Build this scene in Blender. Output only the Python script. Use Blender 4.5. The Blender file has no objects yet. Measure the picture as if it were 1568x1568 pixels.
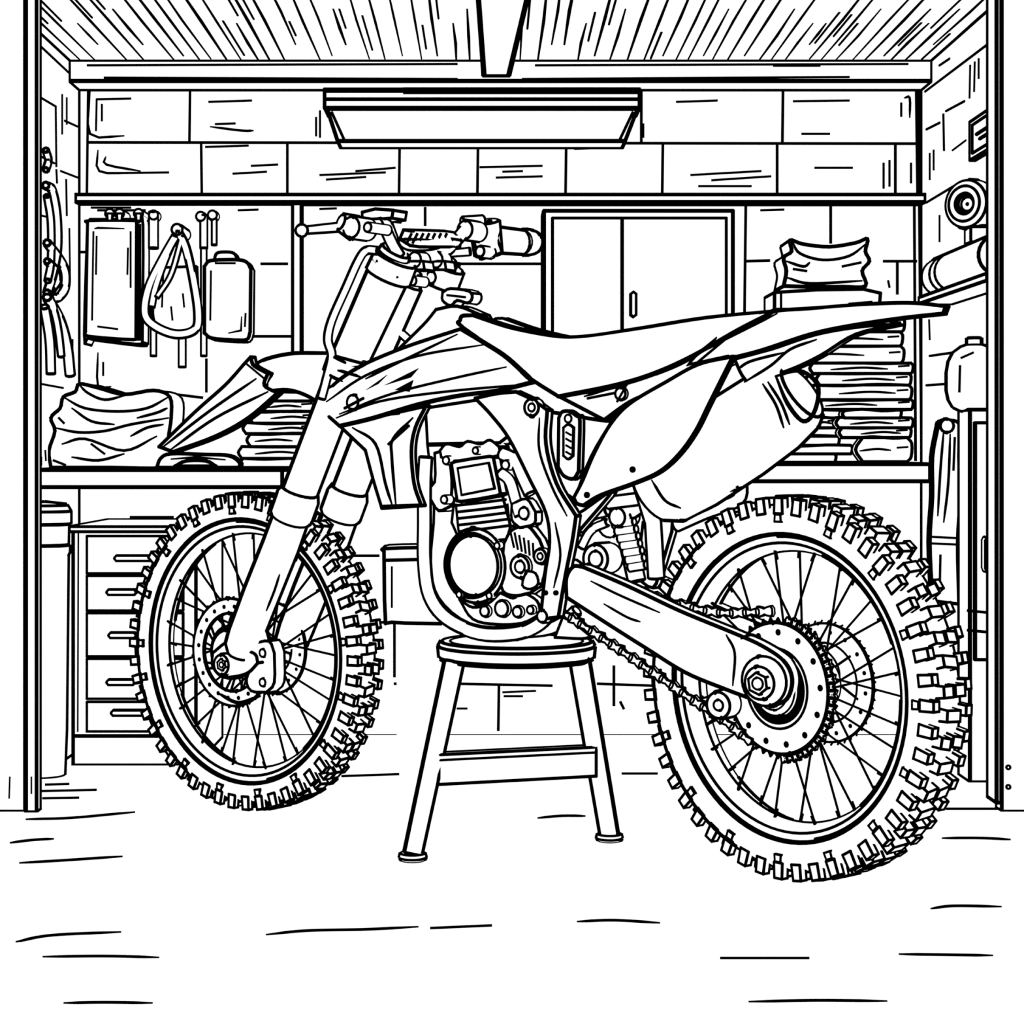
import bpy, math, random
from mathutils import Vector as V
random.seed(7)
F=3000.0; H=0.755; VX=750.0; VY=690.0
CAM=V((0,0,H))
sc=bpy.context.scene
try:
    sc.view_settings.view_transform='Standard'
    sc.view_settings.look='None'
except Exception: pass
# ---------- materials
def mk(name,col,em):
    m=bpy.data.materials.new(name); m.use_nodes=True
    nt=m.node_tree; p=nt.nodes['Principled BSDF']
    p.inputs['Base Color'].default_value=(*col,1); p.inputs['Roughness'].default_value=1
    p.inputs['Specular IOR Level'].default_value=0
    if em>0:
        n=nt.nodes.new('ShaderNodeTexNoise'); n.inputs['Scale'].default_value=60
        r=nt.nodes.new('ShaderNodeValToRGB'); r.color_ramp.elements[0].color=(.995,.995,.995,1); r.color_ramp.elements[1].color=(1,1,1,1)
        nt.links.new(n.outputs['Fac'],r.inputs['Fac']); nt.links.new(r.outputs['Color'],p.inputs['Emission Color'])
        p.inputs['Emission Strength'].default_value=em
    return m
PAPER=mk('glowing_white_paper',(.0,.0,.0),1.005); INK=mk('black_ink',(0,0,0),0)  # paper's flat white is emitted by every surface, in place of lighting
w=bpy.data.worlds.new('World'); sc.world=w; w.use_nodes=True
w.node_tree.nodes['Background'].inputs[0].default_value=(1,1,1,1); w.node_tree.nodes['Background'].inputs[1].default_value=1.0

# ---------- coordinates measured on parallel / known planes, in metres
def at(x,y,d): return V(((x-VX)*d/F, d, H-(y-VY)*d/F))
def fl(x,y): d=H*F/(y-VY); p=at(x,y,d); p.z=.002; return p
CZ=1.770
D=5.207; LX=(120-VX)*D/F; RX=(1412-VX)*D/F
def lw(x,y): return at(x,y,LX*F/(x-VX))+V((.002,0,0))
def rw(x,y): return at(x,y,RX*F/(x-VX))+V((-.002,0,0))
TH=math.radians(35.9)
R0=V((.519,3.407,0)); FW=V((-math.cos(TH),math.sin(TH),0)); NN=V((-math.sin(TH),-math.cos(TH),0))
def bp(x,y,n=0.0):
    k=(x-VX)/F
    s=(k*(R0.y+n*NN.y)-R0.x-n*NN.x)/(FW.x-k*FW.y)
    p=R0+FW*s+NN*n
    p.z=H-(y-VY)*p.y/F
    return p
def pm(p,r): return r*p.y/F

def cr(pts,k=6):
    if len(pts)<3: return list(pts)
    out=[]; P=[V([float(c) for c in p]+[0]*(3-len(p))) for p in pts]
    dim=len(pts[0])
    Q=[P[0]*2-P[1]]+P+[P[-1]*2-P[-2]]
    for i in range(1,len(Q)-2):
        a,b,c,d=Q[i-1:i+3]
        for j in range(k):
            t=j/k
            q=.5*((2*b)+(c-a)*t+(2*a-5*b+4*c-d)*t*t+(3*b-a-3*c+d)*t**3)
            out.append(tuple(q)[:dim])
    out.append(tuple(P[-1])[:dim])
    return out
def path(*segs,k=6):
    out=[]
    for s in segs:
        for p in cr(s,k):
            if not out or (V(p)-V(out[-1])).length>1e-4: out.append(p)
    if (V(out[0])-V(out[-1])).length<1e-3: out.pop()
    return out

SW=1.22   # pen weight of edges
CWT=2.1   # pen weight of rounded outlines
ST=1.08
class B:
    def __init__(s,name,parent=None): s.name=name; s.v=[]; s.f=[]; s.m=[]; s.parent=parent
    def raw(s,vs,fs,m):
        o=len(s.v); s.v+= [tuple(v) for v in vs]; s.f+=[tuple(i+o for i in f) for f in fs]; s.m+=[m]*len(fs)
    def seg(s,a,b,ra,rb,ext=.5,n=6):
        d=b-a; L=d.length
        if L<1e-6: return
        d/=L; a=a-d*ra*ext; b=b+d*rb*ext
        u=d.orthogonal().normalized(); w2=d.cross(u)
        vs=[];
        for c,r in ((a,ra),(b,rb)):
            for i in range(n):
                t=2*math.pi*i/n; vs.append(c+u*math.cos(t)*r+w2*math.sin(t)*r)
        fs=[(i,(i+1)%n,n+(i+1)%n,n+i) for i in range(n)]+[tuple(range(n))[::-1],tuple(range(n,2*n))]
        s.raw(vs,fs,1)
    def stroke(s,pts,w=4,closed=False,taper=False):
        w=w*ST
        P=[V(p) for p in pts]
        if closed: P.append(P[0])
        n=len(P)
        for i in range(n-1):
            ra=w/2*P[i].y/F; rb=w/2*P[i+1].y/F
            if taper:
                f=lambda t: .55+.45*min(1,6*t,6*(1-t))
                ra*=f(i/(n-1)); rb*=f((i+1)/(n-1))
                if n==2: ra=rb=w/2*.9*P[i].y/F
            s.seg(P[i],P[i+1],ra,rb)
    def solid(s,vs,fs,w=5,ang=32,m=0,contour=True,cw=None):
        cw=cw or CWT
        vs=[V(v) for v in vs]; s.raw(vs,fs,m)
        if w<=0 or m==1: return
        N=[];E={}
        for fi,f in enumerate(fs):
            n=V((0,0,0))
            for i in range(len(f)):
                a=vs[f[i]];b=vs[f[(i+1)%len(f)]]
                n+=V(((a.y-b.y)*(a.z+b.z),(a.z-b.z)*(a.x+b.x),(a.x-b.x)*(a.y+b.y)))
            if n.length>0: n.normalize()
            N.append(n)
            for i in range(len(f)):
                k=(f[i],f[(i+1)%len(f)]); k=k if k[0]<k[1] else (k[1],k[0])
                E.setdefault(k,[]).append(fi)
        ca=math.cos(math.radians(ang))
        for (i,j),l in E.items():
            a,b=vs[i],vs[j]
            if (a-b).length<1e-6: continue
            draw=len(l)!=2; r=w/2*SW
            if not draw:
                n1,n2=N[l[0]],N[l[1]]
                if n1.length==0 or n2.length==0: continue
                if n1.dot(n2)<ca: draw=True
                elif contour:
                    c=(a+b)/2-CAM
                    # rounded surfaces bury the inner half of their outline, so it is drawn heavier
                    if n1.dot(c)*n2.dot(c)<0: draw=True; r=w/2*cw
            if draw: s.seg(a,b,r*a.y/F,r*b.y/F,ext=.5 if r<=w/2*SW else .15)
    def box(s,x0,x1,y0,y1,z0,z1,w=5):
        vs=[(x,y,z) for x in (x0,x1) for y in (y0,y1) for z in (z0,z1)]
        s.solid(vs,[(0,1,3,2),(4,6,7,5),(0,4,5,1),(2,3,7,6),(0,2,6,4),(1,5,7,3)],w)
    def prism(s,P,ext,w=5,ang=32,m=0):
        P=[V(p) for p in P]; n=len(P)
        e=ext if isinstance(ext,(list,tuple)) and not isinstance(ext,V) else [ext]*n
        Q=[p+V(q) for p,q in zip(P,e)]
        fs=[tuple(range(n)),tuple(range(n,2*n))[::-1]]+[((i+1)%n,i,n+i,n+(i+1)%n) for i in range(n)]
        s.solid(P+Q,fs,w,ang,m,cw=1.0)
    def pbox(s,x0,y0,x1,y1,d,t,w=5):
        a=at(x0,y0,d); b=at(x1,y1,d)
        s.box(a.x,b.x,d,d+t,b.z,a.z,w)
    def pp(s,pts,d,t,w=5,ang=32,m=0): s.prism([at(x,y,d) for x,y in pts],V((0,t,0)),w,ang,m)
    def ps(s,pts,d,w=3,closed=False,taper=True): s.stroke([at(x,y,d) for x,y in pts],w,closed,taper and not closed)
    def tube(s,pts,r,w=5,seg=14,caps=True,m=0,ang=50):
        P=[V(p) for p in pts]; n=len(P); rs=r if isinstance(r,list) else [r]*n
        T=[(P[min(i+1,n-1)]-P[max(i-1,0)]).normalized() for i in range(n)]
        u=T[0].orthogonal().normalized(); vs=[]
        for i in range(n):
            u=(u-T[i]*u.dot(T[i])).normalized(); q=T[i].cross(u)
            for j in range(seg):
                t=2*math.pi*j/seg; vs.append(P[i]+u*math.cos(t)*rs[i]+q*math.sin(t)*rs[i])
        fs=[(i*seg+j,i*seg+(j+1)%seg,(i+1)*seg+(j+1)%seg,(i+1)*seg+j) for i in range(n-1) for j in range(seg)]
        if caps: fs+=[tuple(range(seg))[::-1],tuple(range((n-1)*seg,n*seg))]
        big=max(rs)*F/P[0].y
        s.solid(vs,fs,w,ang,m,cw=CWT if big>12 else (1.7 if big>7 else 1.4))
    def cyl(s,a,b,r0,r1=None,w=5,seg=36,m=0): s.tube([a,b],[r0,r1 if r1 is not None else r0],w,seg,True,m)
    def lathe(s,C,u,v,n,prof,seg=72,w=5,closed=True,m=0,ang=32):
        vs=[];k=len(prof)
        for i in range(seg):
            t=2*math.pi*i/seg; d=u*math.cos(t)+v*math.sin(t)
            for r,h in prof: vs.append(C+d*r+n*h)
        fs=[]
        for i in range(seg):
            i2=(i+1)%seg
            for j in range(k if closed else k-1):
                j2=(j+1)%k; fs.append((i*k+j,i*k+j2,i2*k+j2,i2*k+j))
        s.solid(vs,fs,w,ang,m)
    def ball(s,c,r,w=4,seg=16,sc3=(1,1,1)):
        vs=[];K=8
        for i in range(1,K):
            a=math.pi*i/K
            for j in range(seg):
                t=2*math.pi*j/seg; vs.append(c+V((math.sin(a)*math.cos(t)*sc3[0],math.sin(a)*math.sin(t)*sc3[1],math.cos(a)*sc3[2]))*r)
        vs+= [c+V((0,0,r*sc3[2])),c-V((0,0,r*sc3[2]))]
        fs=[(i*seg+j,i*seg+(j+1)%seg,(i+1)*seg+(j+1)%seg,(i+1)*seg+j) for i in range(K-2) for j in range(seg)]
        t=len(vs)-2
        fs+=[(t,(j+1)%seg,j) for j in range(seg)]+[((K-2)*seg+j,(K-2)*seg+(j+1)%seg,t+1) for j in range(seg)]
        s.solid(vs,fs,w,60)
    # --- bike helpers
    def bpl(s,pts,n,t=.012,w=5,ang=32,m=0): s.prism([bp(p[0],p[1],p[2] if len(p)>2 else n) for p in pts],NN*(-t),w,ang,m)
    def bs(s,pts,n,w=3.5,closed=False,taper=True): s.stroke([bp(p[0],p[1],n+.002) for p in pts],w,closed,taper and not closed)
    def bc(s,x,y,r,n1,n0,w=4,seg=32,m=0,r2=None):
        c=bp(x,y,n1); rr=pm(c,r); s.cyl(c+NN*(n0-n1),c,rr if r2 is None else pm(c,r2),rr,w,seg,m)
    def bt(s,pts,r,w=5,seg=14,m=0):
        P=[bp(*p) for p in pts]
        if isinstance(r,list): rs=[pm(p,q) for p,q in zip(P,r)]
        else: rs=[pm(p,r) for p in P]
        s.tube(P,rs,w,seg,True,m)
    def done(s):
        me=bpy.data.meshes.new(s.name); me.from_pydata(s.v,[],s.f)
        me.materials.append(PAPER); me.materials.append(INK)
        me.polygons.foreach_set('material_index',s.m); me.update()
        o=bpy.data.objects.new(s.name,me); sc.collection.objects.link(o)
        if s.parent: o.parent=s.parent
        return o

# =============== ROOM ===============
b=B('floor'); b.raw([(-4,-.5,0),(4,-.5,0),(4,5.4,0),(-4,5.4,0)],[(0,1,2,3)],0)
for l in [[(16,1292),(50,1288),(82,1286)],[(40,1256),(110,1254),(206,1245)],[(30,1323),(100,1319),(187,1313)],[(25,1444),(80,1434),(185,1429)],
 [(66,1467),(160,1466),(243,1468)],[(98,1538),(160,1537),(233,1538)],[(408,1433),(470,1427),(560,1425),(640,1421)],[(660,1423),(752,1419)],
 [(884,1413),(940,1411),(1010,1415)],[(1104,1469),(1238,1469)],[(1147,1536),(1250,1534),(1358,1535)],[(1377,1463),(1450,1464),(1520,1465)],
 [(1426,1393),(1460,1389),(1533,1390)],[(1443,1285),(1500,1285),(1547,1287)],[(1449,1240),(1533,1240)],[(824,1254),(860,1251),(896,1251)],
 [(524,1190),(610,1187)],[(953,1186),(1006,1186)],[(62,1213),(147,1211)],[(66,1224),(120,1223)],[(70,1203),(105,1202)]]:
    b.stroke([fl(*p) for p in cr(l,8)],4.8,taper=True)
b.stroke([fl(62,1192),fl(112,1156)],4.5)
b.done()
b=B('wall_back'); b.box(LX-.1,RX+.1,D,D+.1,0,CZ+.05,0)
d=D-.001
for l in [[(120,1127),(1412,1127)],[(120,132),(1412,132)],[(120,125),(120,1155)],[(462,313),(1405,313)],[(1407,135),(1412,705)]]: b.ps(l,d,6,taper=False)
for l in [[(135,218),(1402,220)],[(135,138),(1402,138)],[(135,138),(133,296)],[(1403,138),(1405,296)],[(291,139),(290,218)],[(982,139),(982,219)],[(1199,134),(1198,219)],
 [(308,219),(309,296)],[(440,219),(440,296)],[(612,219),(611,296)],[(732,219),(731,296)],[(867,221),(866,296)],[(1015,221),(1014,296)],[(1190,221),(1190,296)],[(1371,221),(1371,296)],
 [(651,318),(651,345)],[(1272,316),(1272,372)],[(1142,313),(1140,480)],[(1400,313),(1402,705)],[(1353,400),(1403,400)],[(1374,400),(1374,450)],
 [(1140,400),(1178,399)],[(400,404),(440,404)],[(388,515),(447,515)],[(700,404),(832,404)],[(50,588),(100,592)],[(270,604),(310,609)],[(316,550),(316,600)],
 [(525,851),(580,851)],[(604,953),(604,1036)],[(604,1047),(700,1047)],[(764,1049),(763,1118)],[(700,1047),(845,1050)],[(915,1047),(1000,1050)],[(940,1020),(940,1080)],[(200,792),(265,792)],[(950,1075),(955,1085)],
 [(120,386),(130,386)],[(576,953),(604,953)],[(1005,792),(1030,792)],[(1010,770),(1010,830)],[(1250,1127),(1480,1127)]]: b.ps(l,d,4.2,taper=False)
for l in [[(148,152),(200,151)],[(148,152),(147,200)],[(156,160),(156,185)],[(320,156),(385,154)],[(322,194),(370,200),(388,200)],[(330,190),(360,189)],[(1036,156),(1098,154)],[(1215,155),(1300,154)],[(1228,205),(1270,205)],
 [(1385,150),(1393,150),(1393,180)],[(1380,158),(1380,178)],[(150,230),(152,262),(200,265)],[(162,240),(163,252),(215,262)],[(180,265),(258,264)],[(385,254),(425,252)],[(357,266),(408,263)],[(490,268),(590,264)],[(545,262),(605,257)],
 [(500,275),(560,271)],[(735,256),(830,254)],[(760,272),(830,270)],[(770,263),(800,262)],[(1058,268),(1165,262)],[(1090,276),(1180,270)],[(1070,285),(1150,285)],[(1248,257),(1305,257)],[(1353,250),(1353,288)],[(1362,246),(1362,285)],[(1395,250),(1395,280)],
 [(150,540),(150,590),(170,592)],[(158,555),(158,575)],[(490,320),(515,319)],[(490,170),(490,210)],[(484,180),(484,208)],[(985,190),(985,210)],[(365,322),(395,321)],[(1165,322),(1200,321)],[(700,1085),(715,1085)],[(770,1060),(820,1058)],[(772,1066),(800,1066)],
 [(140,318),(200,318)],[(1160,400),(1170,399)],[(1360,430),(1362,440)],[(138,140),(138,205),(190,208)],[(315,225),(380,223)],[(620,226),(690,225)],[(880,228),(930,226)]]: b.ps(cr(l,3),d,3.7)
b.done()
b=B('wall_left'); b.raw([(LX,3.2,0),(LX,D,0),(LX,D,CZ),(LX,3.2,CZ)],[(0,1,2,3)],0)
for l in [[(62,150),(84,163)],[(98,185),(118,194)],[(62,240),(82,250)],[(92,262),(118,272)],[(62,330),(70,332)],[(60,70),(122,128)],[(85,260),(86,280)],[(62,588),(95,594)],[(100,500),(104,510)],[(84,163),(85,255)],[(100,275),(101,330)]]: b.stroke([lw(*p) for p in l],4,taper=True)
for l in [[(94,145),(94,205)],[(101,150),(101,190)],[(68,690),(69,705)],[(75,685),(76,705)],[(62,700),(62,712)],[(105,350),(106,420)],[(110,520),(110,560)]]: b.stroke([lw(*p) for p in l],3.4,taper=True)
b.stroke([V((LX+.001,D,0)),V((LX+.001,D,CZ))],6)
b.stroke([V((LX+.001,D,CZ)),V((LX+.001,3.6,CZ))],6)
b.done()
b=B('wall_right'); b.raw([(RX,3.2,0),(RX,3.2,CZ),(RX,D,CZ),(RX,D,0)],[(0,1,2,3)],0)
for l in [[(1418,140),(1524,60)],[(1420,198),(1440,188)],[(1420,310),(1470,280)],[(1450,170),(1478,155)],[(1420,480),(1440,478)],[(1425,545),(1460,540)],[(1440,100),(1455,90)],[(1446,175),(1447,230)],[(1420,590),(1450,588)]]: b.stroke([rw(*p) for p in l],4.2,taper=True)
for l in [[(1487,100),(1486,150)],[(1494,95),(1493,140)],[(1425,235),(1425,275)],[(1431,230),(1431,260)],[(1424,490),(1425,520)],[(1500,90),(1500,120)],[(1440,330),(1440,370)],[(1460,230),(1480,215)]]: b.stroke([rw(*p) for p in l],3.5,taper=True)
b.stroke([V((RX-.001,D,0)),V((RX-.001,D,CZ))],6)
b.stroke([V((RX-.001,D,CZ)),V((RX-.001,3.6,CZ))],6)
b.done()
b=B('ceiling'); b.raw([(-3,3.2,CZ),(3,3.2,CZ),(3,D,CZ),(-3,D,CZ)],[(0,1,2,3)],0)
x=LX+.03
while x<RX:
    d0=5.09-random.choice([0,0,0,.02,.06,.2]) ; d1=4.15+random.choice([0,0,0,0,.35,.5])
    mid=x+random.uniform(-.003,.003)
    b.stroke([V((xx,dd,CZ-.001)) for xx,dd in zip((x,mid,x),(d0,(d0+d1)/2,d1))],random.choice([4,4.5,5,5.5]),taper=True)
    if random.random()<.4:
        x2=x+random.uniform(.010,.018); a=random.uniform(4.3,4.8)
        b.stroke([V((x2,a,CZ-.001)),V((x2,a+random.uniform(.15,.4),CZ-.001))],4,taper=True)
    x+=random.uniform(.028,.048)
b.done()
b=B('ceiling_beam'); 
P=[V((at(741,0,5.08).x,5.08,CZ-.04)),V((at(779,0,5.08).x,5.08,CZ-.04)),V((at(812,0,4.1).x,4.1,CZ-.04)),V((at(731,0,4.1).x,4.1,CZ-.04))]
b.prism(P,V((0,0,.038)),7.5); b.done()
b=B('trim_1'); c=at(100,124,5.09)
b.box(LX,RX,5.09,D-.002,c.z,CZ,5.6)
b.ps([(134,100),(700,98)],5.088,3.8); b.ps([(820,100),(1390,98)],5.088,3.8); b.ps([(222,89),(300,88)],5.088,7); b.ps([(160,119),(700,121)],5.088,3.8);b.ps([(800,121),(1300,118)],5.088,3.8);b.ps([(1185,100),(1255,100)],5.088,5)
b.done()
b=B('trim_2'); a=at(120,298,5.16); c=at(120,309,5.16); b.box(LX+.002,RX-.002,5.16,D-.002,c.z,a.z,5); b.done()
b=B('trim_3'); b.pbox(448,312,461,716,5.17,.03,4.6); b.done()
b=B('wall_front'); a=at(-300,0,4.1).x; c=at(38,0,4.1).x; b.box(a,c,4.1,4.14,0,3,5); b.done()
b=B('wall_front'); a=at(1534,0,4.1).x; c=at(1900,0,4.1).x; b.box(a,c,4.1,4.14,0,3,5); b.done()
b=B('trim_4'); b.box(at(40,0,4.09).x,at(56,0,4.09).x,4.09,4.12,0,3,5.6); b.ps([(48,1190),(48,1215)],4.088,3); b.ps([(15,1190),(14,1222)],4.088,3); b.done()
b=B('trim_5'); b.box(at(1526,0,4.09).x,at(1533,0,4.09).x,4.09,4.16,.02,3,5.4)
for yy in (1175,1205): b.cyl(at(1544,yy,4.1),at(1544,yy,4.095),.004,w=3,seg=10)
b.done()
# cupboard
b=B('cupboard'); dd=5.08
b.pbox(833,323,1122,520,dd,.12,5.5); b.pbox(846,334,952,520,dd-.012,.012,4.2); b.pbox(953,334,1112,520,dd-.012,.012,4.2)
hp=[(966,450),(970,447),(974,450),(974,482),(970,485),(966,482)]
b.pp(hp,dd-.03,.015,3.8); b.done()
# light
b=B('ceiling_light'); dd=4.95
b.pbox(497,137,979,165,dd,.12,5.2); b.ps([(500,152),(978,152)],dd-.002,5.5,taper=False)
b.ps([(620,139),(978,139)],dd-.002,10,taper=False); b.ps([(500,139),(978,139)],dd-.002,6,taper=False)
b.pp([(501,167),(976,167),(957,216),(517,216)],dd+.01,.1,5.6) 
b.ps([(508,172),(527,214)],dd+.008,5); b.ps([(969,172),(949,214)],dd+.008,5)
b.done()
# =============== counters ===============
def bench(x0,x1,yt,yb,xmin,xmax,name):
    b=B(name); a=at(x0,yt,4.65); c=at(x1,yb,4.65)
    b.box(xmin if xmin else a.x, xmax if xmax else c.x,4.65,D-.003,c.z,a.z,5.6)
    b.done(); return a.z
b_l=bench(45,432,720,746,LX+.003,None,'workbench')
b_r=bench(1130,1424,711,737,None,None,'workbench')
# drawers
b=B('drawer_cabinet'); dd=4.7
a=at(112,806,dd); c=at(300,1173,dd); b.box(a.x,c.x,dd,5.15,0.0,a.z-.012,5.2)
b.box(a.x-.005,c.x+.005,dd-.02,5.15,a.z-.012,a.z,4.2)
for y0,y1 in ((821,878),(882,935),(939,1005),(1009,1070),(1075,1120)):
    b.pbox(133,y0,280,y1,dd-.008,.008,3.6)
for x0,x1,y in ((175,235,855),(163,208,907),(166,208,973),(163,206,1045),(170,225,1092)):
    b.pp(path([(x0+3,y-4),(x1-3,y-4)],[(x1-3,y-4),(x1,y),(x1-3,y+4)],[(x1-3,y+4),(x0+3,y+4)],[(x0+3,y+4),(x0,y),(x0+3,y-4)],k=3),dd-.022,.014,3.6)
b.ps([(112,1127),(260,1127)],dd-.002,6,taper=False)
b.ps([(120,815),(119,1120)],dd-.002,3)
b.done()
# trash can
b=B('trash_can'); C=V((-1.034,4.55,0)); u,v,n=V((1,0,0)),V((0,1,0)),V((0,0,1))
zz=lambda y:H-(y-VY)*4.55/F
b.lathe(C,u,v,n,[(.001,0),(.044,0),(.048,zz(1118)),(.052,zz(850)),(.055,zz(846)),(.055,zz(835)),(.052,zz(834)),(.053,zz(803)),(.058,zz(802)),(.058,zz(783)),(.05,zz(774)),(.001,zz(770))],48,4.4,False,ang=30)
b.done()
# hose left wall
b=B('garden_hose')
def hs(l,r=5):
    P=[lw(*p)+V((.014,0,0)) for p in cr(l,6)]; b.tube(P,[pm(p,r) for p in P],4.5,10)
hs([(60,284),(70,292),(77,330),(78,380),(71,420),(62,448)]);hs([(62,372),(80,395),(90,415),(90,440),(80,455),(66,456)])
hs([(62,300),(68,340),(68,400),(63,430)],4);hs([(62,400),(74,412),(78,430),(70,444)],4)
hs([(62,455),(82,490),(93,530),(98,574)],6);hs([(58,470),(66,520),(68,572)],5.5); hs([(60,230),(64,245),(60,260)],4); hs([(64,452),(74,480),(80,510),(84,545)],4)
b.done()
# pegboard items
b=B('tool_case'); dd=5.1
b.pp(path([(134,340),(138,336)],[(138,336),(212,336)],[(212,336),(219,345),(218,524)],[(218,524),(208,527),(134,518)],[(134,518),(129,512),(134,340)],k=3),dd+.01,.08,4.2)
b.pp(path([(134,342),(137,338),(206,338),(209,342)],[(209,342),(208,515)],[(208,515),(204,520),(136,515),(131,508)],[(131,508),(134,342)],k=3),dd,.02,4.6)
b.ps([(213,345),(213,520)],dd+.008,7,taper=False)
for l in [[(145,350),(150,349),(190,350)],[(143,355),(141,490)],[(148,362),(147,420)],[(150,500),(180,504)],[(200,355),(200,440)],[(196,380),(195,420)]]: b.ps(l,dd-.002,3.5)
for x in (168,183,212): 
    c=at(x,327,dd); b.cyl(c+V((0,.08,0)),c,.012,w=3.2,seg=14); b.pp([(x-4,327),(x+4,327),(x+3,338),(x-3,338)],dd-.004,.01,3.2)
b.ps([(150,322),(222,322)],dd+.03,4)
b.done()
b=B('hanging_strap'); dd=5.08
def loop(pts,r,w=4): 
    P=[at(x,y,dd) for x,y in cr(pts,8)]; b.tube(P,[pm(p,r) for p in P],w,10,False)
b.pp(path([(244,410),(300,408)],[(300,408),(302,480),(290,508)],[(290,508),(250,505),(234,480),(244,410)]),dd+.03,.02,4)
loop([(273,355),(250,395),(228,440),(222,480),(238,500),(270,512),(298,505),(303,480),(296,430),(285,380),(273,355)],5,4.5)
loop([(268,362),(252,400),(238,440),(232,470)],4); loop([(279,362),(262,420),(240,455)],3)
c=at(272,352,dd); b.cyl(c+V((0,.12,0)),c-V((0,.01,0)),.014,w=3.6,seg=16)
for l in [[(250,420),(248,470)],[(280,450),(282,470)],[(262,470),(264,490)]]: b.ps(l,dd+.027,3.4)
b.done()
b=B('jug'); dd=5.10
b.pp(path([(313,408),(320,400),(335,398)],[(335,398),(365,398),(378,402),(384,412)],[(384,412),(383,508)],[(383,508),(378,520),(360,521)],[(360,521),(325,518),(313,510)],[(313,510),(313,408)],k=4),dd,.06,5.2)
b.pp(path([(328,398),(332,388),(345,386),(358,388),(364,398)],k=4),dd+.01,.04,4.6)
for l in [[(323,415),(322,490)],[(370,485),(369,506),(350,510)],[(376,480),(375,500)],[(330,403),(360,403)]]: b.ps(l,dd-.002,3.5)
b.done()
b=B('screwdriver_set'); dd=5.175
for x,y0,y1,r in ((235,325,380,6),(312,330,380,4.5)):
    a=at(x,y0,dd);c=at(x,y1,dd); b.tube([a,c],pm(a,r),4,12)
for x,y0,y1,r in ((235,445,545,3.5),(279,516,562,4.5),(312,380,545,3.5),(328,335,375,3)):
    a=at(x,y0,dd);c=at(x,y1,dd); b.tube([a,c],pm(a,r),3.8,10)
for x,y in ((308,332),(326,330),(236,330)):
    c=at(x,y,dd); b.cyl(c+V((0,.03,0)),c-V((0,.01,0)),.012,w=3.2,seg=14)
b.done()

# ---- soft goods
def sack(name,pts,d,t,strokes,w=5.3):
    b=B(name); b.pp(cr(pts+[pts[0]],4)[:-1],d,t,w,60)
    for l in strokes: b.ps(cr(l,5),d-.002,4.4)
    b.done()
sack('cloth_sack',[(78,716),(75,690),(84,660),(78,640),(92,625),(97,608),(115,600),(122,588),(150,594),(190,604),(235,598),(260,608),(262,640),(258,672),(262,700),(250,716),(170,716),(110,716)],4.85,.18,
 [[(97,608),(130,625),(180,630),(225,625),(258,608)],[(122,590),(135,602),(160,612),(190,606)],[(84,655),(120,662),(160,660),(200,650),(258,640)],[(110,625),(140,645),(175,650)],[(95,680),(130,672),(190,690),(240,668)],
 [(110,700),(150,705),(190,695)],[(210,640),(240,632),(256,625)],[(200,668),(225,655),(250,650)],[(82,705),(100,712)],[(140,680),(160,695)],[(90,640),(98,648)]])
sack('cloth_sack',[(1200,438),(1204,415),(1200,395),(1212,385),(1210,368),(1230,374),(1270,378),(1310,372),(1328,366),(1325,385),(1331,400),(1320,415),(1325,438),(1290,439),(1240,439)],4.86,.14,
 [[(1213,370),(1225,388),(1260,398),(1300,392),(1328,372)],[(1204,400),(1230,408),(1240,402)],[(1205,425),(1240,434),(1320,430)],[(1290,408),(1318,402)],[(1215,412),(1235,415)]])
def stack(name,rows,d,t,w=4.4):
    b=B(name)
    for (x0,x1,y0,y1) in rows:
        h=(y1-y0)/2
        j=lambda:random.uniform(-1.5,1.5)
        pts=path([(x0+h*.6,y0+j()),((x0*2+x1)/3,y0+j()),((x0+2*x1)/3,y0+j()),(x1-h*.4,y0)],[(x1-h*.4,y0),(x1,y0+h*.5),(x1-1,y1-h*.4),(x1-h*.4,y1)],[(x1-h*.4,y1),((x0+2*x1)/3,y1),((x0*2+x1)/3,y1),(x0+h*.6,y1)],[(x0+h*.6,y1),(x0,y0+h),(x0+h*.6,y0)],k=3)
        dx=random.uniform(-.006,.006)
        b.pp(pts,d+dx,t,w,60)
        if y1-y0>14:
            m=(y0+y1)/2
            a=x0+(x1-x0)*random.uniform(.05,.35)
            b.ps(cr([(a,m+2),(a+(x1-x0)*.3,m-1),(a+(x1-x0)*.55,m+1)],5),d+dx-.002,3.6)
            b.ps([(x1-22,m-3),(x1-6,m-4)],d+dx-.002,3.4)
    b.done()
stack('folded_cloth_stack',[(368,480,702,716),(365,485,684,702),(378,482,664,684),(372,484,648,664),(382,486,630,648),(392,484,614,630),(400,480,600,614)],4.86,.15)
stack('folded_cloth_stack',[(1175,1280,695,708),(1185,1305,682,695),(1190,1285,668,682),(1200,1285,655,668),(1188,1360,477,487),(1185,1385,487,508),(1200,1382,508,530),(1190,1384,530,556),(1240,1398,556,572),(1250,1395,572,590),(1240,1396,590,612),(1255,1398,612,627),(1250,1370,627,640),(1240,1290,640,655)],4.87,.15)
stack('folded_cloth_stack',[(1310,1396,670,707),(1285,1395,655,670),(1280,1398,640,655),(1290,1380,628,640)],4.82,.04)
b=B('storage_crate'); b.pp([(1186,448),(1250,444),(1322,443),(1348,449),(1346,474),(1186,474)],4.85,.16,4.8); b.ps([(1196,450),(1196,474)],4.848,4); b.ps([(1300,465),(1335,462)],4.848,3.5); b.done()
b=B('tool_tray'); b.pp(path([(240,716),(246,702),(262,695),(310,696),(350,698),(366,708),(366,716)],k=4),4.8,.04,5.2)
b.pp(path([(268,714),(285,706),(315,706),(330,714)],k=4),4.79,.009,5.2); b.ps([(262,703),(300,700),(345,704)],4.798,4); b.done()
b=B('storage_box'); 
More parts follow.
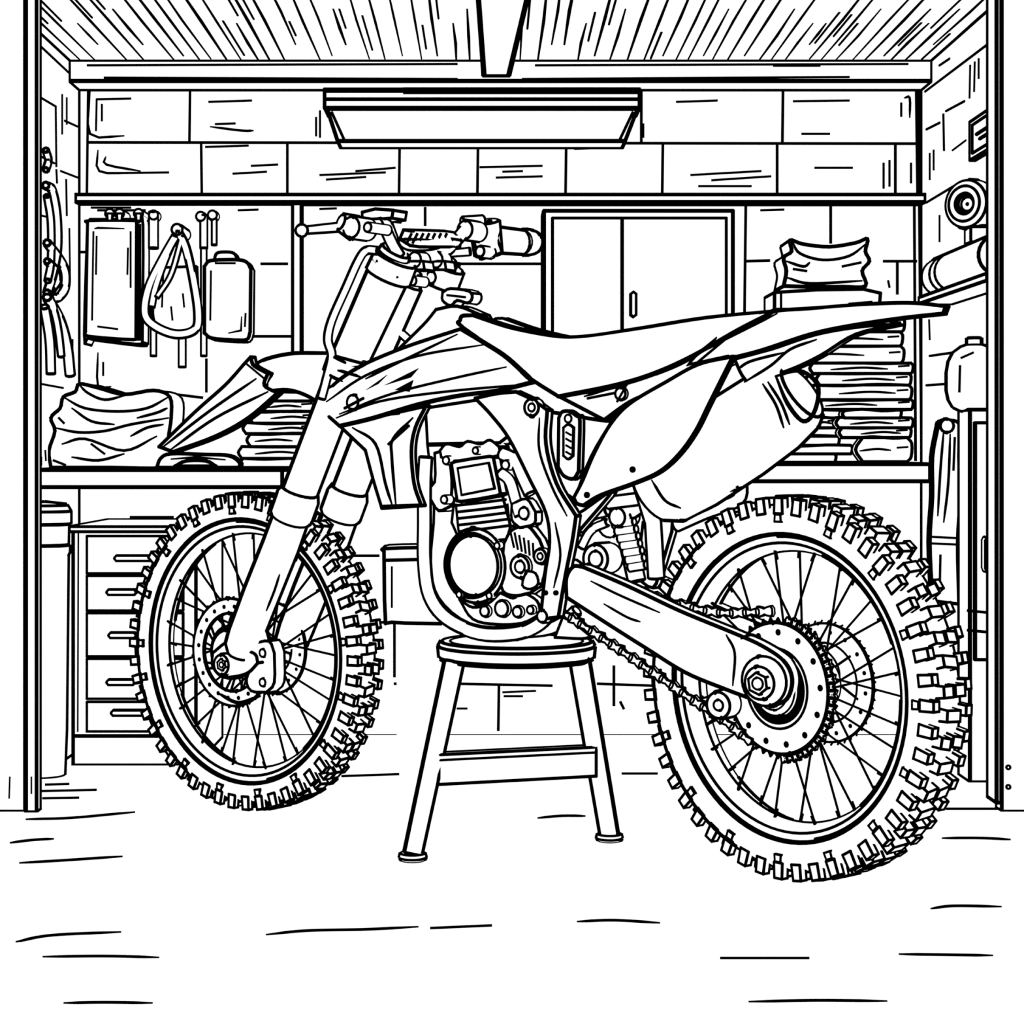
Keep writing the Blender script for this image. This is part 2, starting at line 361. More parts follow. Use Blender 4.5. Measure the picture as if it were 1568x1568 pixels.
b.pp(path([(588,845),(592,840),(675,838)],[(675,838),(675,955)],[(675,955),(600,953),(590,945),(588,845)],k=3),5.0,.15,5.2); b.ps([(590,858),(670,856)],4.998,6); b.ps([(600,868),(600,930)],4.998,3.4); 
b.box(at(588,0,5.0).x+.03,at(675,0,5.0).x-.01,5.05,5.14,0,at(0,953,5.0).z,0)
b.done()
# =============== right side ===============
b=B('shelf'); b.box(1.066,RX-.001,4.2,4.86,1.120,1.135,5); b.done()
b=B('paint_drum'); 
a=V((1.103,4.80,1.180)); c=V((1.103,4.25,1.180)); b.cyl(a,c,.043,.043,4.8,28)
for t in (.15,.25): b.lathe(a+(c-a)*t,V((1,0,0)),V((0,0,1)),V((0,1,0)),[(.0435,-.003),(.0435,.003)],28,3.8,True)
b.cyl(a+V((0,.01,0)),a+V((-.012,.02,0)),.02,w=3.6,seg=16)
b.done()
b=B('hose_reel'); C=V((1.085,4.45,1.315)); nv=V((-.72,-.69,0)).normalized(); b.lathe(C,V((nv.y,-nv.x,0)),V((0,0,1)),nv,[(.001,0),(.016,.0),(.024,.012),(.040,.014),(.053,.006),(.055,-.03),(.001,-.03)],40,4,False,ang=20)
b.lathe(C+nv*.004,V((nv.y,-nv.x,0)),V((0,0,1)),nv,[(.024,.011),(.019,.002),(.016,.002),(.026,.013)],36,0,True,m=1)
b.box(1.10,RX-.002,4.44,4.52,1.265,1.33,4.2); b.box(1.09,1.145,4.44,4.49,1.228,1.262,4); b.ps([(1508,300),(1522,299)],4.438,4);b.ps([(1508,320),(1522,320)],4.438,4); b.done()
b=B('picture_frame'); 
q=[V((RX-.004,4.62,1.44)),V((RX-.004,4.35,1.44)),V((RX-.004,4.35,1.53)),V((RX-.004,4.62,1.53))]
b.prism(q,V((-.012,0,0)),5); q2=[V((RX-.018,yy,z)) for yy,z in ((4.59,1.452),(4.38,1.452),(4.38,1.518),(4.59,1.518))]; b.stroke(q2,5,True)
b.stroke([V((RX-.018,4.55,1.49)),V((RX-.018,4.44,1.49)),V((RX-.018,4.44,1.47))],6); b.stroke([V((RX-.018,4.52,1.475)),V((RX-.018,4.47,1.475))],6); b.done()
b=B('locker'); ltop=H-(628-VY)*4.5/F
b.box(1.093,RX-.002,4.46,4.56,0,ltop,5.5); b.box(1.103,RX-.01,4.45,4.46,.28,ltop-.03,4.6)
b.pp(path([(1509,828),(1512,823),(1516,828)],[(1516,828),(1516,870)],[(1516,870),(1512,876),(1509,870)],k=3),4.42,.03,4)
for yy in (935,965): b.ps([(1482,yy),(1522,yy+4)],4.448,5)
b.ps([(1494,700),(1493,880)],4.448,3.4)
b.done()
b=B('gas_canister'); c=V((1.115,4.51,ltop+.001)); 
b.lathe(c,V((1,0,0)),V((0,1,0)),V((0,0,1)),[(.001,0),(.03,0),(.046,.008),(.056,.025),(.060,.045),(.060,.085),(.056,.11),(.046,.13),(.03,.142),(.014,.148),(.014,.165),(.001,.165)],40,4.6,False,ang=38)
b.ps([(1470,560),(1469,600)],4.435,4); b.ps([(1472,548),(1490,540)],4.44,4); b.done()
b=B('hanging_towel'); dd=4.72
b.pp(path([(1436,655),(1440,645),(1460,644),(1470,650)],[(1470,650),(1468,700),(1470,760),(1466,830),(1468,925)],[(1468,925),(1428,920)],[(1428,920),(1424,830),(1428,760),(1428,700),(1436,655)],k=4),dd,.02,4.8)
for l in [[(1445,660),(1440,720),(1436,790)],[(1455,665),(1452,740),(1445,800)],[(1425,822),(1467,824)],[(1425,832),(1467,834)],[(1462,670),(1460,720)],[(1440,850),(1439,900)]]: b.ps(cr(l,4),dd-.002,4)
c=at(1450,652,dd-.01); b.cyl(c+V((0,.03,0)),c,.016,w=4,seg=16); b.done()

# =============== STOOL ===============
b=B('stool'); C=V((.051,3.75,0)); 
b.lathe(C,V((1,0,0)),V((0,1,0)),V((0,0,1)),[(.001,.355),(.138,.355),(.146,.36),(.148,.381),(.143,.390),(.001,.390)],64,5,False,ang=25)
b.lathe(C,V((1,0,0)),V((0,1,0)),V((0,0,1)),[(.128,.391),(.126,.391)],64,2.2,True)
tops=[at(695,1014,3.68),at(888,1012,3.69),at(697,1010,3.80),at(887,1010,3.80)]
feet=[fl(632,1318),fl(933,1288),fl(641,1266),fl(928,1258)]
for i,(t,f) in enumerate(zip(tops,feet)):
    k=1.05 if i<2 else .6
    f=V((f.x,f.y,.012 if i<2 else 0)); b.cyl(t,f,pm(t,12.5*k),pm(f,11.5*k),5 if i<2 else 2.5,20)
    if i<2: b.lathe(V((f.x,f.y,0)),V((1,0,0)),V((0,1,0)),V((0,0,1)),[(.001,0),(.02,0),(.024,.006),(.022,.014),(.001,.016)],24,3.6,False)
def lerp(a,c,t): return a+(c-a)*t
def rail(i,j,t,h):
    a=lerp(tops[i],feet[i],t); c=lerp(tops[j],feet[j],t)
    dirn=(c-a); dirn.z=0; nrm=V((-dirn.y,dirn.x,0)).normalized()*.012
    P=[a-nrm,c-nrm,c-nrm+V((0,0,-h)),a-nrm+V((0,0,-h))]; b.prism(P,nrm*2,4.6)
    m=V((0,0,-.010)); b.stroke([a-nrm*1.02+m,c-nrm*1.02+m],4)
rail(0,1,.47,.055)
b.done()

# =============== DIRT BIKE ===============
E=bpy.data.objects.new('dirt_bike',None); sc.collection.objects.link(E)
def wheel(name,cx,cy,yaw,rt,rr,wd,nk,sprk,zfix):
    b=B(name,E)
    c=bp(cx,cy,0); C=V((c.x,c.y,zfix if zfix else c.z)); t=math.radians(yaw)
    u=V((-math.cos(t),math.sin(t),0)); N=V((-math.sin(t),-math.cos(t),0)); z=V((0,0,1))
    def W(a,r,n): return C+(u*math.cos(a)+z*math.sin(a))*r+N*n
    hw=wd/2; k=.014; rc=rt-k
    prof=[(rr,hw*.62),(rr+.012,hw*.80),(rr+(rc-rr)*.55,hw*.98),(rc-.012,hw*.92),(rc-.003,hw*.6),(rc,0),(rc-.003,-hw*.6),(rc-.012,-hw*.92),(rr+(rc-rr)*.55,-hw*.98),(rr+.012,-hw*.8),(rr,-hw*.62)]
    b.lathe(C,u,z,N,prof,96,3.4,True,ang=70)
    b.stroke([W(2*math.pi*i/96,rr+.004,hw*.70) for i in range(96)],6.5,True)
    def knob(a,da,r0,r1,n0,n1,w=3.9,tw=0):
        vs=[W(a+s*da*(.82 if r is r1 else 1)+(tw if n is n1 else 0),r,n) for s in (-1,1) for r in (r0,r1) for n in (n0,n1)]
        b.solid(vs,[(0,1,3,2),(4,6,7,5),(0,4,5,1),(2,3,7,6),(0,2,6,4),(1,5,7,3)],w,20,cw=1.2)
    st=2*math.pi/nk
    for i in range(nk):
        a=i*st; da=st*.235; tw=st*random.uniform(-.12,.12)
        knob(a,da,rc-.016,rt-.003,hw*.70,hw*.97,tw=0)
        if i%3==0: knob(a,da*.8,rc-.030,rc-.018,hw*.92,hw*1.0,w=3.2)
        knob(a+st*.3,da,rc-.016,rt-.003,-hw*.97,-hw*.70)
        if i%2: knob(a+st*.5,da*1.1,rc-.006,rt,hw*.04,hw*.50,tw=tw); knob(a+st*.5,da*1.1,rc-.006,rt,-hw*.56,-hw*.08,tw=tw)
        else: knob(a+st*.45,da*1.1,rc-.006,rt,-hw*.32,hw*.34,tw=tw)
    # rim
    b.lathe(C,u,z,N,[(rr+.002,hw*.62),(rr-.012,hw*.60),(rr-.018,hw*.45),(rr-.026,0),(rr-.018,-hw*.45),(rr-.012,-hw*.60),(rr+.002,-hw*.62),(rr-.004,0)],96,4,True,ang=22)
    # hub
    b.lathe(C,u,z,N,[(.012,.06),(.022,.06),(.034,.04),(.034,.034),(.018,.02),(.018,-.02),(.034,-.034),(.034,-.04),(.022,-.06),(.012,-.06)],32,3,True)
    ns=32
    for i in range(ns):
        a=2*math.pi*i/ns; side=1 if i%2 else -1; dr=.55 if (i//2)%2 else -.55
        b.stroke([W(a+dr,.034,side*.035),W(a,rr-.020,side*.006)],3.5)
        b.seg(W(a+dr*.03,rr-.038,side*.008),W(a,rr-.020,side*.006),.0032,.0032)
    def rotor(n,ro,ri,holes,thick=.004,w=4,hr=.0058):
        b.lathe(C,u,z,N,[(ro,n),(ri,n),(ri,n-thick),(ro,n-thick)],72,w,True)
        for i in range(holes):
            a=2*math.pi*(i+.3)/holes; c=W(a,ro*.86,n+.001); b.cyl(c-N*.002,c,hr,w=0,seg=10,m=1)
    if sprk:
        rotor(.052,.112,.050,13,.006,4)
        nt=44
        for i in range(nt):
            a=2*math.pi*i/nt; b.stroke([W(a-.05,.112,.05),W(a,.120,.05),W(a+.05,.112,.05)],4)
        b.lathe(C,u,z,N,[(.062,.056),(.048,.056),(.048,.05),(.062,.05)],48,0,True,m=1)
        b.lathe(C,u,z,N,[(.046,.060),(.001,.060),(.001,-.06),(.046,-.06)],48,2.6,True)
        b.lathe(C,u,z,N,[(.036,.066),(.001,.066),(.001,.05),(.036,.05)],48,2.6,True)
        b.lathe(C,u,z,N,[(.07,.054),(.068,.054)],48,2.2,True)
        rotor(-.075,.104,.07,16,.004,3.2,.004)
        for i in range(6):
            a=2*math.pi*i/6; b.stroke([W(a,.03,-.075),W(a+.3,.075,-.075)],4)
        for i in range(44):
            a=2*math.pi*i/44; b.seg(W(a,.104,-.077),W(a+.05,.109,-.077),.0018,.0018)
    else:
        rotor(.060,.112,.082,20,.004,3.8,.0048)
        for i in range(36):
            a=2*math.pi*i/36; b.seg(W(a,.112,.06),W(a+.06,.116,.06),.0025,.0025)
        for i in range(6):
            a=2*math.pi*i/6+.2; b.stroke([W(a,.045,.06),W(a+.35,.083,.06)],4); b.stroke([W(a+.18,.045,.06),W(a+.53,.083,.06)],4)
        b.lathe(C,u,z,N,[(.058,.065),(.048,.065),(.048,.05),(.058,.05)],40,0,True,m=1)
        b.lathe(C,u,z,N,[(.046,.070),(.001,.070),(.001,.03),(.046,.03)],40,3,True)
        rotor(-.06,.098,.06,16,.004,3.4,.004)
        for i in range(30):
            a=2*math.pi*i/30; b.seg(W(a,.098,-.06),W(a+.06,.102,-.06),.0022,.0022)
    b.done(); return W
Wr=wheel('rear_wheel',1221,1045,50,.330,.261,.102,48,True,.347)
Wf=wheel('front_wheel',385,1003,37,.334,.274,.080,50,False,.333)

# ---- swingarm + chain
b=B('swingarm',E)
arm=path([(868,915),(868,885),(878,868),(892,868)],[(892,868),(960,897),(1040,935),(1120,968),(1165,988),(1200,1012),(1213,1040),(1205,1070),(1180,1082)],[(1180,1082),(1150,1070),(1110,1055),(1050,1030),(990,993),(930,955),(868,915)])
b.bpl(arm,.088,.03,5.6)
b.bpl([(p[0]+60,p[1]-6) for p in arm],-.05,.03,4)
b.bc(1170,1043,38,.097,.085,3.8); b.bc(1163,1046,25,.106,.09,3.8,m=0); b.bc(1160,1047,17,.116,.1,3.6,seg=6); b.bc(1160,1047,9,.12,.11,3)
b.bs(cr([(905,890),(950,912),(1010,938)]),.088,4); b.bs(cr([(925,925),(960,945),(980,952)]),.088,4); b.bs(cr([(1112,972),(1125,1000),(1122,1050)]),.088,4); b.bs(cr([(1135,978),(1150,972),(1170,980)]),.088,5)
b.bc(1100,1080,20,.07,.03,4); b.bc(1100,1080,8,.075,.06,3.2)
b.done()
b=B('chain',E)
def clink(p,q,i,hw,N=NN):
    d=(q-p); L=d.length; d.normalize(); up=N.cross(d).normalized(); h=hw*(1.0 if i%2 else .72)
    P=[p-d*L*.12+up*h*.5,p+up*h,p+d*L*.3+up*h*.8,p+d*L*.5+up*h*.55,p+d*L*.7+up*h*.8,q+up*h,q+d*L*.12+up*h*.5,q+d*L*.12-up*h*.5,q-up*h,q-d*L*.3-up*h*.8,p+d*L*.5-up*h*.55,p+d*L*.3-up*h*.8,p-up*h,p-d*L*.12-up*h*.5]
    b.prism(P,N*(-.008*(1 if i%2 else .6)),3,60)
def run(pts,n):
    C=cr(pts,20); P=[C[0]]; 
    for c in C:
        if math.hypot(c[0]-P[-1][0],c[1]-P[-1][1])>=17: P.append(c)
    for i in range(len(P)-1): clink(bp(P[i][0],P[i][1],n),bp(P[i+1][0],P[i+1][1],n),i,.0088)
run([(880,862),(950,893),(1020,920),(1100,938),(1180,936)],.055)
run([(858,936),(910,970),(985,1020),(1060,1072),(1110,1105),(1150,1138)],.055)
nl=28
for i in range(nl):
    a0=math.radians(100)+math.radians(165)*i/nl; a1=a0+math.radians(165)/nl
    clink(Wr(a0,.120,.052),Wr(a1,.120,.052),i,.0075)
b.done()

# ---- forks
b=B('front_fork',E)
def leg(n):
    def q(x,y): return bp(x,y,.08)+NN*(n-.08)
    b.tube([q(600,408),q(531,560)],[.039,.035],4.8,20)
    b.tube([q(606,396),q(594,424)],[.042,.044],4.2,20)
    b.tube([q(602,392),q(606,384)],[.03,.028],4.2,20)
    b.tube([q(535,550),q(526,576)],[.040,.040],4.2,20)
    b.tube([q(526,578),q(451,775)],[.033,.033],4.8,20)
    b.tube([q(459,752),q(456,762),q(446,790),q(444,796)],[.036,.041,.041,.035],4.4,20)
    P=[(448,785),(430,835),(400,910),(377,970),(370,990),(366,1004)]
    b.tube([q(*p) for p in P],[.034,.035,.035,.034,.032,.02],4.8,20)
leg(.08); leg(-.075)
b.bs(cr([(428,880),(420,905),(408,935)]),.115,4)
# axle lugs, caliper
b.bpl(path([(326,1000),(345,985),(352,990),(388,1000),(395,1015)],[(395,1015),(380,1030),(360,1036),(340,1036),(326,1020),(326,1000)]),.085,.02,4.6)
b.bc(339,1018,15,.10,.06,3.6); b.bc(339,1018,9,.105,.09,3,seg=6); b.bc(339,1018,4,.108,.1,2.4)
b.bpl(path([(390,985),(412,982),(420,1000)],[(420,1000),(420,1045),(408,1060)],[(408,1060),(385,1058),(378,1040),(388,1015),(390,985)],k=3),.07,.03,4.2)
for x,y in ((402,1000),(402,1045),(372,1022)): b.bc(x,y,6,.076,.05,3,seg=12)
b.bs(cr([(335,1062),(365,1076),(398,1066)]),.072,6)
# triple clamps
b.bpl([(578,400,.12),(590,390,.10),(690,402,-.10),(684,428,-.12),(625,430,.03),(608,424,.1)],.1,.03,4.6)
b.bpl([(512,545,.115),(560,558,.115),(600,545,.02),(640,522,-.10),(636,545,-.10),(605,570,.02),(556,578,.115),(508,564,.115)],.1,.03,4.6)
b.bt([(628,436,0),(575,555,0)],18,4)
b.bc(660,425,9,-.03,-.06,3.4); b.bc(632,430,7,.04,0,3.2)
# axle
a=bp(339,1018,.09); b.cyl(a,a-NN*.2,.012,.012,3,16)
# cable
b.bt(cr([(578,384,.12),(560,384,.13),(548,400,.14),(530,440,.14),(508,490,.14),(502,520,.13),(508,545,.12),(500,580,.12),(492,610,.12)],5),5,4.4,10)
b.bt(cr([(590,470,.02),(605,500,0),(625,520,-.02)],5),5,4,10); b.bt(cr([(640,420,0),(628,470,-.02),(600,520,-.02)],5),5,4,10)
b.done()
# ---- handlebar
b=B('handlebar',E)
b.bt(cr([(560,350,.2),(588,343,.15),(598,360,.11),(606,382,.08),(625,392,.04),(660,392,-.02),(682,384,-.06),(700,366,-.10),(716,350,-.14),(735,352,-.19),(760,362,-.22)],5),8,4)
b.bt([(748,366,-.22),(800,371,-.34)],[19,17],4.4,20); b.bt(cr([(800,371,-.34),(812,371,-.36),(820,373,-.38)],3),[18,18,18,17,16,14,10],4.4,20)
b.bt([(735,343,-.19),(752,392,-.21)],[16,16],3.8,16); b.bt([(742,340,-.2),(748,390,-.22)],[22,20],3.8,16)
b.bc(712,352,14,-.12,-.17,3.6); b.bc(735,385,8,-.16,-.2,3.6); b.bt([(708,340,-.14),(740,338,-.18)],7,3.8)
b.bt([(700,372,-.10),(690,388,-.08),(720,385,-.1)],5,3.8)
b.bpl([(618,352,.08),(680,354,-.06),(692,366,-.07),(690,376,-.07),(628,376,.08),(612,366,.09)],.05,.03,4.6)
for i in range(7): b.stroke([bp(622+i*9,374,.085-.022*i),bp(630+i*9,358,.08-.022*i)],4.5)
b.stroke([bp(620,366,.09),bp(688,369,-.068)],4.5)
b.bt(cr([(590,350,.14),(600,372,.1),(612,392,.08)],4),7,4)
# left lever and perch
b.bt([(463,353,.36),(530,347,.24)],[4.5,6],4.5,12); b.ball(bp(462,353,.365),pm(bp(462,353,.36),8),3.6)
b.bt([(522,340,.27),(545,350,.24)],[12,18],4,16); b.bt([(545,349,.24),(580,345,.18)],[11,9],4.2,16)
b.bc(538,348,16,.27,.22,3.6,seg=20); b.bpl([(555,325),(575,320),(602,322),(600,334),(565,337),(555,345)],.16,.04,4.6)
b.bc(563,348,7,.26,.2,3.4)
b.bpl([(578,320,.15),(600,322,.12),(598,338,.12),(580,336,.15)],.14,.03,4.2)
for x,n in ((635,.05),(668,-.03)):
    b.bc(x,398,12,n,n-.03,3.4,seg=20); b.bpl([(x-13,400),(x+13,400),(x+15,413),(x-15,413)],n,.03,3.8)
b.bpl(path([(678,448),(690,442),(718,446),(723,456),(716,464),(700,460),(690,468),(678,460),(678,448)],k=3),-.05,.03,4.2); b.bs([(685,452),(712,455)],-.05,4)
b.done()
# ---- front fender
b=B('front_fender',E)
dome=path([(388,560,.05),(410,549,.05),(450,541,.04),(503,541,.02)],[(503,541,.02),(510,560,.02),(495,622,.02)],[(495,622,.02),(470,606,.05),(440,597,.07),(405,600,.07)],[(405,600,.07),(388,560,.05)],k=5)
b.prism([bp(*p) for p in dome],NN*(-.012),5.3)
wedge=path([(384,547),(389,560),(410,572)],[(410,572),(405,590),(425,602)],[(425,602),(380,640),(330,668),(265,692)],[(265,692),(244,684)],[(244,684),(300,630),(345,590),(372,560),(384,547)],k=5)
b.bpl(wedge,.075,.012,5.3)
for l in [[(250,684),(320,630),(392,580)],[(262,688),(330,640),(410,600)]]: b.bs(cr(l),.075,4.5)
b.bs([(376,556),(405,580)],.075,4)
b.done()
# ---- bodywork
b=B('fuel_tank',E)
b.bpl(path([(600,545),(648,498),(668,474)],[(668,474),(700,469),(735,482)],[(735,482),(770,540)],[(770,540),(700,575),(600,590),(600,545)],k=4),.055,.03,4.8)
b.done()
b=B('seat',E)
st=path([(704,492,.07),(708,484,.07),(724,483,.065)],[(724,483,.065),(780,501,.06),(850,515,.05),(900,515,.05),(980,503,.05),(1080,487,.05),(1185,477,.05)],[(1185,477,.05),(1130,505,.08),(1060,545,.1),(1000,572,.10),(940,590,.10),(855,607,.10)],[(855,607,.10),(820,585,.10),(780,557,.09),(740,524,.08),(704,497,.07),(704,492,.07)],k=6)
b.prism([bp(*p) for p in st],[NN*(-.02) for p in st],5.6)
st2=[bp(*p)-NN*(2*p[2]*.9) for p in st]; b.prism(st2,NN*.02,4)
b.done()
b=B('rear_fender',E)
rf=path([(1120,500,.05),(1180,478,.05),(1260,471,.05),(1340,465,.04),(1400,464,.02),(1448,469,.0)],[(1448,469,.0),(1444,480,.0)],[(1444,480,.0),(1380,487,.03),(1300,499,.05),(1240,512,.06),(1170,535,.08),(1125,547,.1),(1070,560,.1),(1010,595,.1),(965,615,.1),(925,643,.1)],[(925,643,.1),(858,608,.1)],[(858,608,.1),(940,592,.1),(1000,574,.1),(1060,547,.1),(1120,500,.05)],k=6)
b.prism([bp(*p) for p in rf],NN*(-.012),5.3)
b.bs([(1110,520),(1068,555)],.1,4.5); b.bs(cr([(1052,560),(1072,540),(1112,520)]),.1,4.5); b.bs([(1055,558),(1115,545)],.1,4.5)
b.bs(cr([(1190,480),(1150,500),(1110,520),(1050,550)]),.095,4)
b.bs(cr([(895,607),(930,596),(960,590)]),.1,4.5); b.bs([(900,610),(950,600)],.1,4.5); b.bc(950,603,9,.108,.1,3.6); b.bs([(958,592),(945,615)],.108,4)
uf=path([(1125,550,.07),(1180,535,.06),(1250,512,.05),(1320,500,.03),(1375,497,.0)],[(1375,497,.0),(1310,512,.03),(1255,545,.05),(1205,568,.06),(1145,586,.07)],[(1145,586,.07),(1135,572,.07),(1125,550,.07)],k=5)
b.prism([bp(*p) for p in uf],NN*(-.015),4.8)
b.bs(cr([(1140,585),(1180,560),(1210,535),(1250,520)]),.072,4.5); b.bs(cr([(1130,565),(1150,553),(1200,540)]),.072,4.5)
b.done()
b=B('side_panel',E)
sp=path([(1122,546),(1070,558),(1020,585),(965,618),(935,650),(910,695),(893,735),(879,762)],[(879,762),(884,771),(893,774)],[(893,774),(920,758),(970,740),(1010,722),(1040,695),(1065,660),(1085,620),(1105,580),(1122,546)],k=6)
b.bpl(sp,.115,.008,5.3)
b.bc(968,719,5,.118,.11,3,m=1); b.bc(898,758,5,.118,.11,3,m=1)
b.done()
b=B('muffler',E)
ax=[(1000,755),(1018,743),(1060,716),(1130,668),(1185,630),(1216,609),(1228,600)]
def mq(x,y): return bp(x,y,.03)
b.tube([mq(*p) for p in ax],[.054,.071,.076,.077,.073,.064,.052],4.8,28)
b.bt(cr([(1010,745,.035),(985,765,.03),(950,790,.02),(930,810,.0)],4),14,4)
b.bs(cr([(1168,588),(1188,620),(1200,655)]),.10,4.5);b.bs(cr([(1176,585),(1196,617),(1209,650)]),.10,4.5)
b.bs(cr([(1188,576),(1225,568),(1252,590),(1248,628),(1230,645),(1206,618),(1188,576)],6),.09,6.5)
b.bs(cr([(998,735),(1018,766),(1042,778)]),.10,4.5)
b.done()
b=B('radiator_shroud',E)
sh=path([(494,618,.10),(508,592,.11),(550,562,.12),(620,532,.12),(705,504,.12)],[(705,504,.12),(740,525,.12),(775,548,.12),(815,585,.12)],[(815,585,.12),(760,598,.12),(700,606,.12),(640,619,.12),(570,640,.12),(520,652,.11)],[(520,652,.11),(494,628,.10),(494,618,.10)],k=5)
b.prism([bp(*p) for p in sh],NN*(-.008),5.3)
for l in [[(500,615),(560,575),(640,545),(740,528)],[(515,640),(580,615),(680,600),(810,588)],[(520,634),(600,603),(700,578),(775,562)],[(560,580),(600,560),(700,512)]]: b.bs(cr(l),.122,4)
for tri in ([(588,590),(640,564),(628,578)],[(604,597),(632,582),(626,600)],[(560,597),(592,574),(578,588)]): b.bpl(tri,.124,.003,3,m=1)
b.bc(540,616,11,.126,.11,3.6); b.bs([(528,625),(556,610)],.126,5)
lo=path([(520,652),(580,638),(652,622)],[(652,622),(636,655),(630,690),(634,740),(645,774)],[(645,774),(585,778)],[(585,778),(572,735),(560,690)],[(560,690),(520,652)],k=5)
b.bpl(lo,.10,.012,5.2)
for l in [[(540,655),(575,680),(590,740),(600,772)],[(632,640),(602,672),(600,700),(606,772)],[(626,652),(595,680)]]: b.bs(cr(l),.10,4.8)
b.bs([(585,776),(645,774)],.102,7); b.bs([(540,640),(610,632)],.102,7)
b.done()
# ---- frame
b=B('frame',E)
fr=path([(728,610),(760,603),(790,600)],[(790,600),(815,612),(838,628)],[(838,628),(836,680),(852,740),(882,790)],[(882,790),(876,830),(866,880),(855,945)],[(855,945),(828,948)],[(828,948),(835,880),(842,830),(836,785),(812,735),(780,672),(752,635),(728,610)],k=5)
b.bpl(fr,.09,.015,5.2)
b.bpl(path([(858,790),(880,790),(935,752)],[(935,752),(932,760),(885,815)],[(885,815),(858,790)],k=3),.075,.015,4.6)
b.bpl(path([(835,630),(928,645),(940,640)],[(940,640),(905,700),(880,765)],[(880,765),(850,740),(838,690),(835,630)],k=4),.07,.015,4.6)
b.bc(814,624,13,.098,.08,4); b.bc(814,624,6,.102,.09,3)
b.bc(834,908,4,.095,.08,3,m=1);b.bc(850,908,4,.095,.08,3,m=1); b.bc(830,944,9,.097,.08,3.6)
b.bs(cr([(826,640),(826,690),(845,745),(868,790)]),.09,4);b.bs(cr([(850,800),(858,850),(848,900)]),.09,3.8)
# cradle tubes
cp=[(652,700),(650,740),(650,800),(650,860),(658,912),(685,948),(735,970),(790,970),(822,958),(842,940)]
b.bt(cr([(x,y,.06) for x,y in cp],5),8.5,4.2)
b.tube([bp(p[0],p[1],.06)+NN*(-.09) for p in cr(cp,5)],.010,3.6,14)
# subframe
b.bt([(930,770,.05),(1010,760,.05),(1130,740,.03)],8,4.2); b.bt([(980,735,.06),(1000,800,.05),(1005,885,.04)],11,4.2)
b.bt(cr([(1035,805,.0),(1080,785,.0),(1130,765,-.02),(1135,735,-.02)],5),8,4.2)
b.done()
b=B('shock_absorber',E)
b.bpl(path([(856,640),(861,631),(872,630),(883,637)],[(883,637),(888,645),(886,722)],[(886,722),(878,733),(864,729),(855,715)],[(855,715),(856,640)],k=4),.095,.012,5.2)
b.bpl(path([(863,655),(870,650),(878,655)],[(878,655),(877,698)],[(877,698),(870,703),(863,698)],[(863,698),(863,655)],k=3),.098,.003,3.8)
for i in range(4): b.bs([(867,662+i*10),(874,666+i*10)],.10,3.8)
b.bc(870,641,6,.10,.09,3)
for i in range(8): b.bt([(936+i*4,792+i*11,.03),(968+i*3,788+i*11,.03)],6,3.6,10)
b.bt([(948,770,.0),(975,890,.0)],12,4,16)
b.bc(945,792,14,.05,.0,3.6); b.bc(912,856,22,.05,.0,4); b.bc(912,856,12,.055,.04,3.6)
b.bt(cr([(885,815,.04),(905,790,.04),(930,782,.04)],4),7,4.2); b.bt(cr([(890,838,.03),(905,812,.03),(930,800,.03)],4),5,4)
b.bpl(path([(985,800),(1030,795),(1012,870)],[(1012,870),(1000,900),(975,885)],[(975,885),(985,800)],k=3),-.02,.015,4.6)
b.done()
# ---- engine
b=B('engine',E)
b.bpl([(652,625),(735,612),(778,668),(765,678),(655,680)],.05,.03,4.6) # radiator
b.bpl(path([(655,682),(765,680)],[(765,680),(800,730),(820,800),(838,860),(830,945)],[(830,945),(790,960),(720,955),(672,915),(660,860),(665,780),(655,682)],k=4),.01,.04,4.2)
b.bpl([(696,764),(768,754),(782,806),(776,826),(706,832),(692,800)],.045,.04,4.2)
b.bpl(path([(666,694),(686,688)],[(686,688),(692,735),(690,775)],[(690,775),(672,782),(660,765)],[(660,765),(652,748),(666,738),(666,694)],k=3),.05,.03,4.4)
b.bpl(path([(692,712),(697,707),(750,699),(756,703)],[(756,703),(766,754)],[(766,754),(761,759),(706,768),(700,764)],[(700,764),(692,712)],k=2),.065,.02,4.8)
b.bpl([(701,717),(748,709),(757,748),(707,758)],.068,.003,3.4)
b.bpl(path([(674,690),(684,680),(704,684),(716,676),(736,680),(750,674),(764,684)],[(764,684),(762,698),(694,706),(676,700)],[(676,700),(674,690)],k=4),.055,.03,4.2)
for x,y,r in ((683,705,6),(680,765,6),(774,712,7),(728,690,5)): b.bc(x,y,r,.07,.05,3,seg=14)
for i in range(5): # fins
    y=771+i*10; b.bs(cr([(699+i,y+3),(735+i,y-1),(774+i,y-6)],4),.052,4.4,taper=False)
for x in (698,777): b.bs([(x,772),(x+4,812)],.052,4.2)
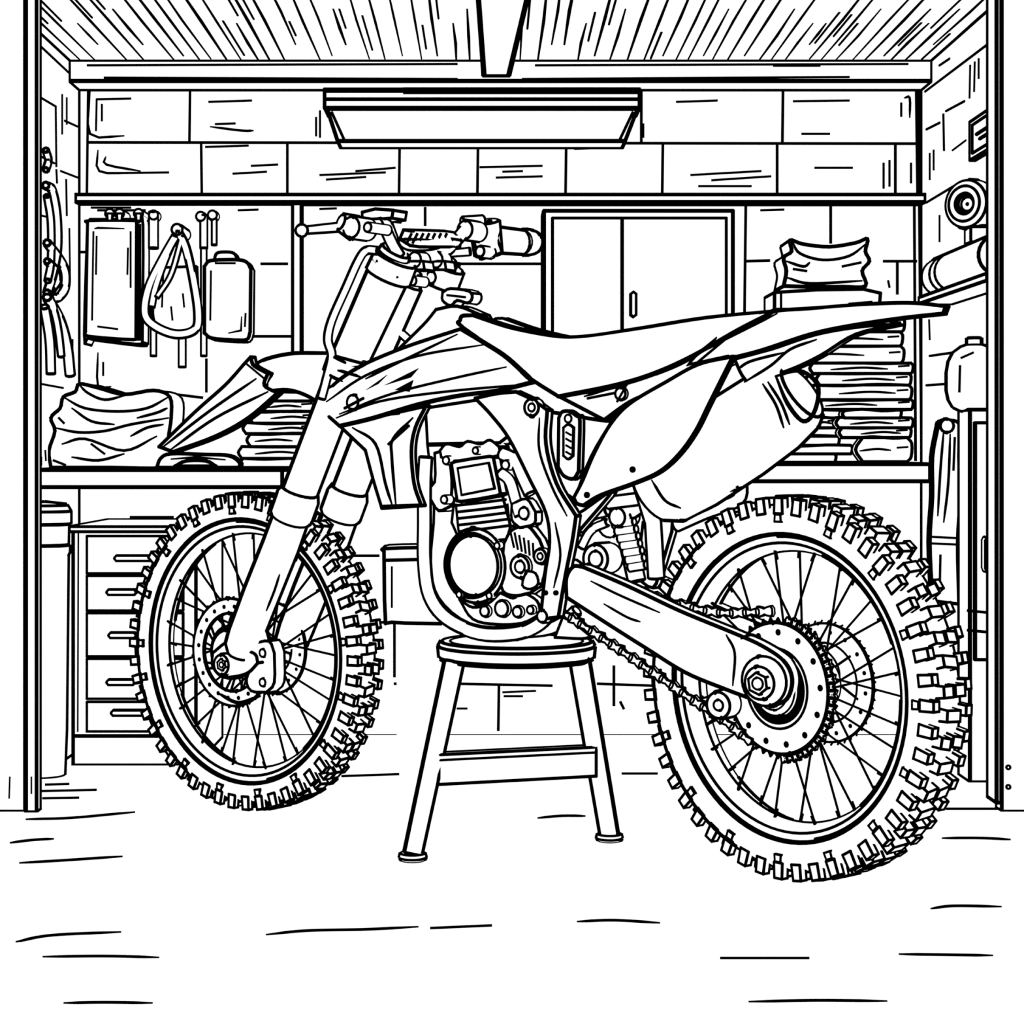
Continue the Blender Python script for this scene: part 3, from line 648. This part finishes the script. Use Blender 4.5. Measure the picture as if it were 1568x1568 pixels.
# intake boot / carburettor
b.bt(cr([(768,694,.05),(788,704,.05),(800,730,.05),(812,756,.05)],5),8,4)
b.bt(cr([(766,724,.055),(780,736,.055),(788,760,.055),(796,790,.055)],5),7,4)
b.bpl(path([(784,772),(806,764),(820,784)],[(820,784),(818,802),(796,808)],[(796,808),(784,796),(784,772)],k=3),.062,.02,4)
b.bc(802,786,9,.068,.06,3.2,seg=18)
# right case
b.bpl(path([(772,832),(784,812),(808,806),(826,826)],[(826,826),(836,856),(830,892),(812,908)],[(812,908),(786,912),(768,898),(772,832)],k=4),.05,.02,4.6)
for i in range(6): b.bs([(781+i*7,812+i*4),(787+i*6,838+i*3)],.056,3.8)
b.bc(796,868,17,.06,.05,3.8,24); b.bc(796,868,9,.066,.055,3.2,20)
b.bc(827,852,11,.066,.05,3.8,24); b.bc(827,852,5,.07,.06,2.8,14)
b.bpl(path([(806,874),(820,878),(824,894),(812,902),(800,896),(806,874)],k=3),.062,.02,3.8)
b.bpl(path([(704,918),(724,930),(748,924),(766,908)],[(766,908),(786,916),(800,908),(822,920),(828,940)],[(828,940),(800,954),(760,956),(724,948),(704,918)],k=4),.045,.02,4.2)
b.bc(768,932,12,.055,.045,3.6,22); b.bc(792,937,8,.055,.045,3.4,18); b.bc(742,936,8,.055,.045,3.4,18); b.bc(812,934,6,.055,.045,3.2,14)
# round ignition cover
b.bc(727,866,57,.055,.03,4.2,44); b.bc(720,866,52,.060,.05,5,44,m=1); b.bc(725,866,46,.070,.06,4.2,44)
for a in (1.0,2.2,5.7): b.bc(727+48*math.cos(a)*.85,866+55*math.sin(a),5,.064,.05,2.8,seg=10)
b.bpl(path([(862,945),(880,955),(905,975)],[(905,975),(890,978),(850,976)],[(850,976),(862,945)],k=3),.03,.02,4.2)
b.done()

# =============== camera ===============
cd=bpy.data.cameras.new('camera'); co=bpy.data.objects.new('camera',cd); sc.collection.objects.link(co)
co.location=CAM; co.rotation_euler=(math.pi/2,0,0)
cd.sensor_width=36; cd.lens=36*F/1568.0
cd.shift_x=(784-VX)/1568.0; cd.shift_y=-(784-VY)/1568.0
cd.clip_start=.05; cd.clip_end=50
sc.camera=co
